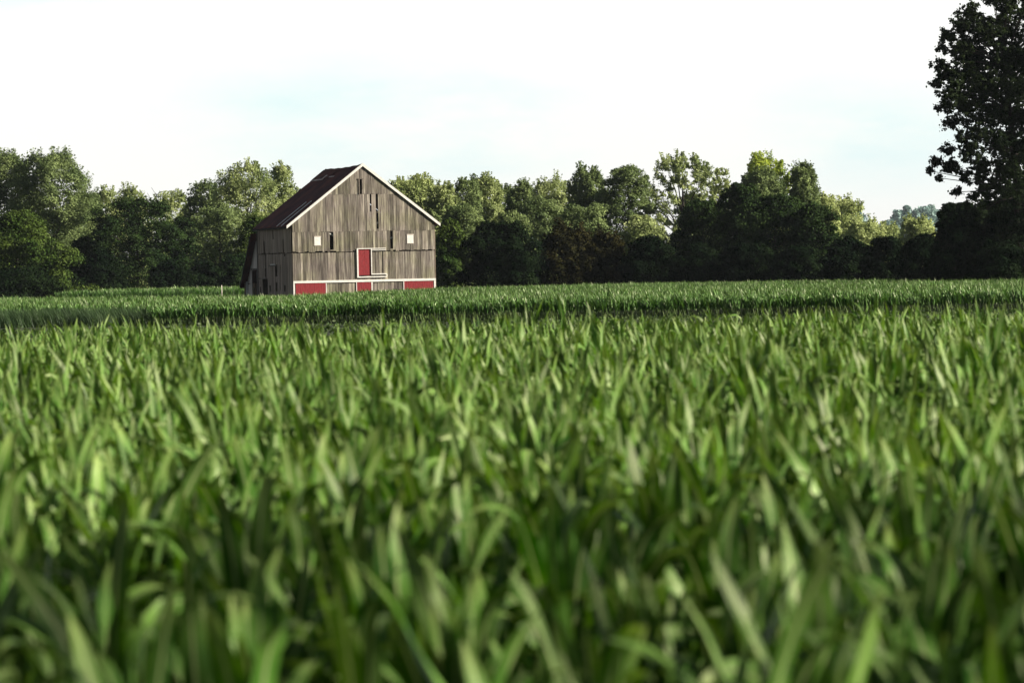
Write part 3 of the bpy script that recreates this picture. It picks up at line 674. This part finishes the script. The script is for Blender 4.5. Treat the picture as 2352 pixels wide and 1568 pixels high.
# far hedge filling behind the tree line so no bare horizon shows through the trunks
rg = np.random.default_rng(10); Ps = []; Ns = []
for i in range(190):
    x = -95 + i*1.0; d = 520 + rg.uniform(-10, 12)
    if i > 140: d = 470+rg.uniform(-10, 10)
    P, Nn, C, s = crown_pts(rg, rg.uniform(2.2, 3.4), rg.uniform(4, 6.0), 14, 60, 'bush', .2, .32)
    P += np.array([x, d, .1]); Ps.append(P); Ns.append(Nn)
V, F = leaf_cloud(np.concatenate(Ps), np.concatenate(Ns), .55, rg)
tag(mesh_np('undergrowth', V, F, FOL['dark']), 'dark undergrowth filling the foot of the woodland behind the trees', 'undergrowth', kind='stuff')

# ------------------------------------------------------------------ corn
def leaf_mesh(rg, z0, az, L_, w, a0, bend, nseg, nx, wave=.008, twist=0., fold=.22):
    t = np.linspace(0, 1, nseg+1); a = a0 + bend*t**(1.8 if bend < 1.3 else 3.2)
    ds = L_/nseg
    am = (a[1:]+a[:-1])/2; r = np.concatenate([[0], np.cumsum(np.sin(am)*ds)]) + .012; z = z0 + np.concatenate([[0], np.cumsum(np.cos(am)*ds)])
    wd = w*np.clip((t+.10), 0, 1)**.35*np.clip(1-t, 0, 1)**.62*1.15; wd[-1] = w*.012
    u = np.linspace(-1, 1, nx+1)
    ph = rg.uniform(0, 6.28, 2); V = np.zeros((nseg+1, nx+1, 3))
    for i in range(nseg+1):
        T = np.array([np.sin(a[i]), 0, np.cos(a[i])]); Nm = np.array([-np.cos(a[i]), 0, np.sin(a[i])]); B = np.array([0, 1, 0])
        tw = twist*t[i]; B2 = B*np.cos(tw)+Nm*np.sin(tw); N2 = Nm*np.cos(tw)-B*np.sin(tw)
        wv = wave*np.sin(t[i]*16+ph[0])*(u > 0) + wave*np.sin(t[i]*14+ph[1])*(u < 0)
        off = fold*wd[i]*.5*np.abs(u)**1.2*(1-.6*t[i]) + wv*np.abs(u)**2*min(1, (1-t[i])*4)
        V[i] = np.array([r[i], 0, z[i]]) + u[:, None]*B2*wd[i]*.5 + off[:, None]*N2
    c, s = math.cos(az), math.sin(az); V = V.reshape(-1, 3); V = np.stack([V[:, 0]*c-V[:, 1]*s, V[:, 0]*s+V[:, 1]*c, V[:, 2]], 1)
    uv = np.stack(np.meshgrid((u+1)/2, t), -1).reshape(-1, 2)
    i, j = np.meshgrid(np.arange(nseg), np.arange(nx), indexing='ij'); b = (i*(nx+1)+j).ravel()
    return V, np.stack([b, b+1, b+nx+2, b+nx+1], 1), uv
def plant_spec(rg, h=1.1, lo=0, fat=1.0):
    """leaves from the lowest to the whorl"""
    out = []; nl = 11; az = rg.uniform(0, 6.28)
    for k in range(lo, nl):
        q = k/(nl-1); az += math.pi + rg.normal()*.4
        z0 = h*(.08+.52*q); L_ = h*(.52+.12*math.sin(q*3.1))*rg.uniform(.8, 1.15)
        if q > .85: a0 = rg.uniform(.03, .2); bend = rg.choice([rg.uniform(.0, .25), rg.uniform(.0, .35), rg.uniform(.0, .4), rg.uniform(1.2, 2.4)]); L_ *= .8
        elif q > .5: a0 = rg.uniform(.12, .4); bend = rg.choice([rg.uniform(.0, .45), rg.uniform(.1, .7), rg.uniform(1.8, 3.2)])
        else: a0 = rg.uniform(.35, .65); bend = rg.uniform(1.2, 2.6)
        w = (.070+.036*math.sin(q*2.9))*rg.uniform(.8, 1.2)*fat
        out.append((z0, az, L_, w, a0*.65, bend, rg.normal()*.9))
    return out
def merged(rg, spec, nseg, nx, stalk_h=None):
    Vs, Fs, Us = [], [], []; b = 0
    for s in spec:
        V, F, U = leaf_mesh(rg, s[0], s[1], s[2], s[3], s[4], s[5], nseg, nx, twist=s[6]); Vs.append(V); Fs.append(F+b); Us.append(U); b += len(V)
    if stalk_h:
        a = np.arange(4)*math.pi/2; ring = lambda r, z: np.stack([np.cos(a)*r, np.sin(a)*r, a*0+z], 1)
        Vs.append(np.concatenate([ring(.014, 0), ring(.006, stalk_h)])); Us.append(np.full((8, 2), .9))
        Fs.append(np.array([[b+k, b+(k+1) % 4, b+4+(k+1) % 4, b+4+k] for k in range(4)]))
    return np.concatenate(Vs), np.concatenate(Fs), np.concatenate(Us)
def scatter(protos, X, Y, rg, smin, smax, lean=.10, leansd=.07, wfat=1.0):
    Vs, Fs, Us = [], [], []; b = 0; which = rg.integers(0, len(protos), len(X))
    for k, (V, F, U) in enumerate(protos):
        I = np.where(which == k)[0]
        if not len(I): continue
        n = len(I); a = rg.uniform(0, 6.28, n); s = rg.uniform(smin, smax, n)*patch(X[I], Y[I])*np.where(rg.uniform(0, 1, n) < .04, 1.12, 1)
        c, sn = (np.cos(a)*s)[:, None], (np.sin(a)*s)[:, None]
        x = V[:, 0]*c - V[:, 1]*sn; y = V[:, 0]*sn + V[:, 1]*c; z = V[None, :, 2]*s[:, None]
        x = x - z*(lean + rg.normal(size=(n, 1))*leansd); y = y + z*rg.normal(size=(n, 1))*leansd
        VV = np.stack([x + X[I][:, None], y + Y[I][:, None], z], -1).reshape(-1, 3)
        Vs.append(VV); Fs.append((F[None] + (np.arange(n)*len(V))[:, None, None]).reshape(-1, 4) + b); Us.append(np.tile(U, (n, 1))); b += len(VV)
    return np.concatenate(Vs), np.concatenate(Fs), np.concatenate(Us)
def patch(X, Y): return 1 + .05*np.sin(X*1.1+Y*.35) + .04*np.sin(X*.45-Y*.9+2)
def rows(x0, x1, y0, y1, sp, step, ang, rg, jit=.05):
    cx, cy = (x0+x1)/2, (y0+y1)/2; r = math.hypot(x1-x0, y1-y0)/2
    a, b = np.meshgrid(np.arange(-r, r, step), np.arange(-r, r, sp)); a = a.ravel(); b = b.ravel()
    a = a + rg.normal(size=len(a))*jit; b = b + rg.normal(size=len(a))*jit
    X = cx + a*math.cos(ang) - b*math.sin(ang); Y = cy + a*math.sin(ang) + b*math.cos(ang)
    k = (X > x0) & (X < x1) & (Y > y0) & (Y < y1); return X[k], Y[k]
rg = np.random.default_rng(21)
# near field, 5 m to about 62 m
X, Y = rows(-17, 17, 4.6, 63, .50, .17, R(24), rg, .06)
half = .1333*Y
far_edge = 62 + 1.2*np.sin(X*.6)
k = (np.abs(X) < half*1.06 + 6.5) & (Y < far_edge) & ((Y > 15) | (rg.uniform(0, 1, len(X)) < .44)); X, Y = X[k], Y[k]
order = np.argsort(Y + 3*(np.abs(X) > .1333*Y+.25)); inside = np.abs(X) < .1333*Y+.25
ids = [i for i in np.argsort(Y) if inside[i] and Y[i] > 9.0][:300]
rest = np.ones(len(X), bool); rest[ids] = False
rest &= Y > 9.0
# eight kinds of plant, each a stalk with its own leaves
protos = []
for p_ in range(8):
    r2 = np.random.default_rng(300+p_); root = empty('corn_plant', (0, 0, 0)); spec = plant_spec(r2, 1.14, 3, 1.3)
    tag(root, 'large blurred corn plant with broad arching leaves in the nearest rows at the bottom', 'corn plant', 'corn plants in the nearest rows')
    mb = MB(); mb.tube([(0, 0, 0), (.004, 0, .4), (0, .004, .7)], [.016, .013, .006], 8); mb.build('stalk', M['stalk'], root, True)
    for s in spec:
        V, F, U = leaf_mesh(r2, s[0], s[1], s[2], s[3], s[4], s[5], 16, 6, wave=.009, twist=s[6])
        mesh_np('leaf', V, F, M['corn'], root, True, U)
    protos.append(root)
used = set()
for i in ids:
    q = int(rg.integers(0, 8)); pr = protos[q]
    if q not in used: o = pr; used.add(q)
    else:
        o = pr.copy(); COL.objects.link(o)
        for ch in pr.children:
            c = ch.copy(); COL.objects.link(c); c.parent = o
    o.location = (X[i], Y[i], 0); s = rg.uniform(.85, 1.12); o.scale = (s, s, s)
    o.rotation_euler = (Matrix.Rotation(-.08 + rg.normal()*.06, 3, 'Y') @ Matrix.Rotation(rg.normal()*.06, 3, 'X') @ Matrix.Rotation(rg.uniform(0, 6.28), 3, 'Z')).to_euler()
r2 = np.random.default_rng(31)
pn = [merged(r2, plant_spec(r2, 1.14, 3, .84), 9, 2, .8) for _ in range(14)]
V, F, U = scatter(pn, X[rest], Y[rest], rg, .82, 1.12, .07, .07)
tag(mesh_np('corn_field', V, F, M['corn'], None, True, U), 'sharp-tipped green corn filling the near field up to its far edge', 'corn', kind='stuff')

# second field beyond the weedy strip
def edge(px): return np.interp(px, [-300, 0, 300, 560, 676, 820, 1000, 1500, 2000, 2352, 2700], [300, 300, 262, 242, 240, 272, 312, 335, 298, 252, 240])
def front_edge(px): return np.interp(px, [-200, 300, 380, 1100, 1500, 2600], [182, 178, 167, 164, 160, 158])
X, Y = rows(-66, 66, 156, 338, .42, .27, R(9), rg, .08)
px = CX + X/Y*FPX; k = (np.abs(X) < .1333*Y*1.2+7) & (Y < edge(px)) & (Y > front_edge(px) + .5*np.sin(X*.4) + .35*np.sin(X*1.7))
bx = (X-BX)*math.cos(TH)+(Y-BY)*math.sin(TH); by = -(X-BX)*math.sin(TH)+(Y-BY)*math.cos(TH)
k &= ~((bx > -2) & (bx < W+2) & (by > -2.5) & (by < D+7)); X, Y = X[k], Y[k]
r2 = np.random.default_rng(41)
pf = [merged(r2, plant_spec(r2, .88, 6, .8), 4, 1, .8) for _ in range(8)]
pt = [merged(r2, plant_spec(r2, .88, 5, .72), 3, 1) for _ in range(12)]
px = CX + X/Y*FPX; fr = Y < front_edge(px) + 4.0
xf = np.concatenate([X[fr], X[fr]+.17]); yf = np.concatenate([Y[fr], Y[fr]+.15])
V1, F1, U1 = scatter(pf, xf, yf, rg, .88, 1.12, .12, .10)
V2, F2, U2 = scatter(pt, X[~fr], Y[~fr], rg, .9, 1.12, .12, .10)
V = np.concatenate([V1, V2]); F = np.concatenate([F1, F2+len(V1)]); U = np.concatenate([U1, U2])
print('far corn faces', len(F))
tag(mesh_np('corn_field', V, F, M['corn_far'], None, False, U), 'fine-leaved blue-green corn in the second field, in front of the barn and trees', 'corn', kind='stuff')
# strip of corn left of the barn, behind the yard
X, Y = rows(-62, -19, 392, 424, .55, .34, R(2), rg, .08)
px = CX + X/Y*FPX; k = (px > 130) & (px < 600); X, Y = X[k], Y[k]
V, F, U = scatter(pt + pf[:3], X, Y, rg, 1.15, 1.4, .1, .1)
tag(mesh_np('corn_field', V, F, M['corn_far'], None, False, U), 'narrow dark strip of corn between the trees and the lean-to', 'corn', kind='stuff')
# weedy strip between the two fields
n_ = 60000; X = rg.uniform(-45, 45, n_); Y = rg.uniform(66, 159, n_); z = rg.uniform(0, 1, n_)**1.3*.22*(.5+.5*np.sin(X*1.3+Y*.7)**2)
P = np.stack([X, Y, z], 1); V, F = leaf_cloud(P, rg.normal(size=(n_, 3))*.6+np.array([0, 0, .8]), .16, rg)
tag(mesh_np('weeds', V, F, M['weed']), 'low yellow-green weeds on the strip before the second corn field', 'weeds', kind='stuff')
# long grass clumps at the left end of the second field
nb = 15000; cxs = rg.uniform(-24.5, -15.5, 60); cys = rg.uniform(172, 178, 60); ci = rg.integers(0, 60, nb)
X = cxs[ci] + rg.normal(size=nb)*.45; Y = cys[ci] + rg.normal(size=nb)*.4; hh = rg.uniform(.35, .95, nb); a = rg.uniform(0, 6.28, nb); ln = rg.uniform(.1, .5, nb)
w_ = .014; V = np.zeros((nb, 6, 3))
for q, t_ in enumerate((0, .55, 1)):
    for s_, sg in enumerate((-1, 1)):
        V[:, q*2+s_, 0] = X + np.cos(a)*ln*t_*t_ - .25*t_*t_ + sg*w_*(1.1-t_)*np.sin(a); V[:, q*2+s_, 1] = Y + np.sin(a)*ln*t_*t_ - sg*w_*(1.1-t_)*np.cos(a); V[:, q*2+s_, 2] = hh*t_*(1-.25*ln*t_)
b = np.arange(nb)[:, None]*6; F = np.concatenate([b+np.array([[0, 1, 3, 2]]), b+np.array([[2, 3, 5, 4]])])
tag(mesh_np('long_grass', V.reshape(-1, 3), F, M['grass']), 'dark tousled long grass at the left end of the second corn field', 'grass', kind='stuff')

# fence post by the corn strip
p = at(509, 655, 388); mb = MB(); mb.tube([(0, 0, 0), (.01, 0, p.z*.5), (0, 0, p.z)], [.045, .04, .035], 8)
o = mb.build('fence_post', M['wash'], None, True); o.location = (p.x, 388, 0)
tag(o, 'thin pale post standing above the corn strip left of the barn', 'post')

# ------------------------------------------------------------------ haze
m = bpy.data.materials.new('haze'); m.use_nodes = True; t = m.node_tree; t.nodes.clear()
pv = N(t, 'ShaderNodeVolumePrincipled', Density=.00004); pv.inputs['Color'].default_value = (.80, .90, 1, 1); pv.inputs['Anisotropy'].default_value = .3
t.links.new(pv.outputs[0], N(t, 'ShaderNodeOutputMaterial').inputs['Volume'])
mb = MB(); mb.box(-6200, 6200, -400, 9200, -1.2, 45)
tag(mb.build('haze', m), kind='stuff')
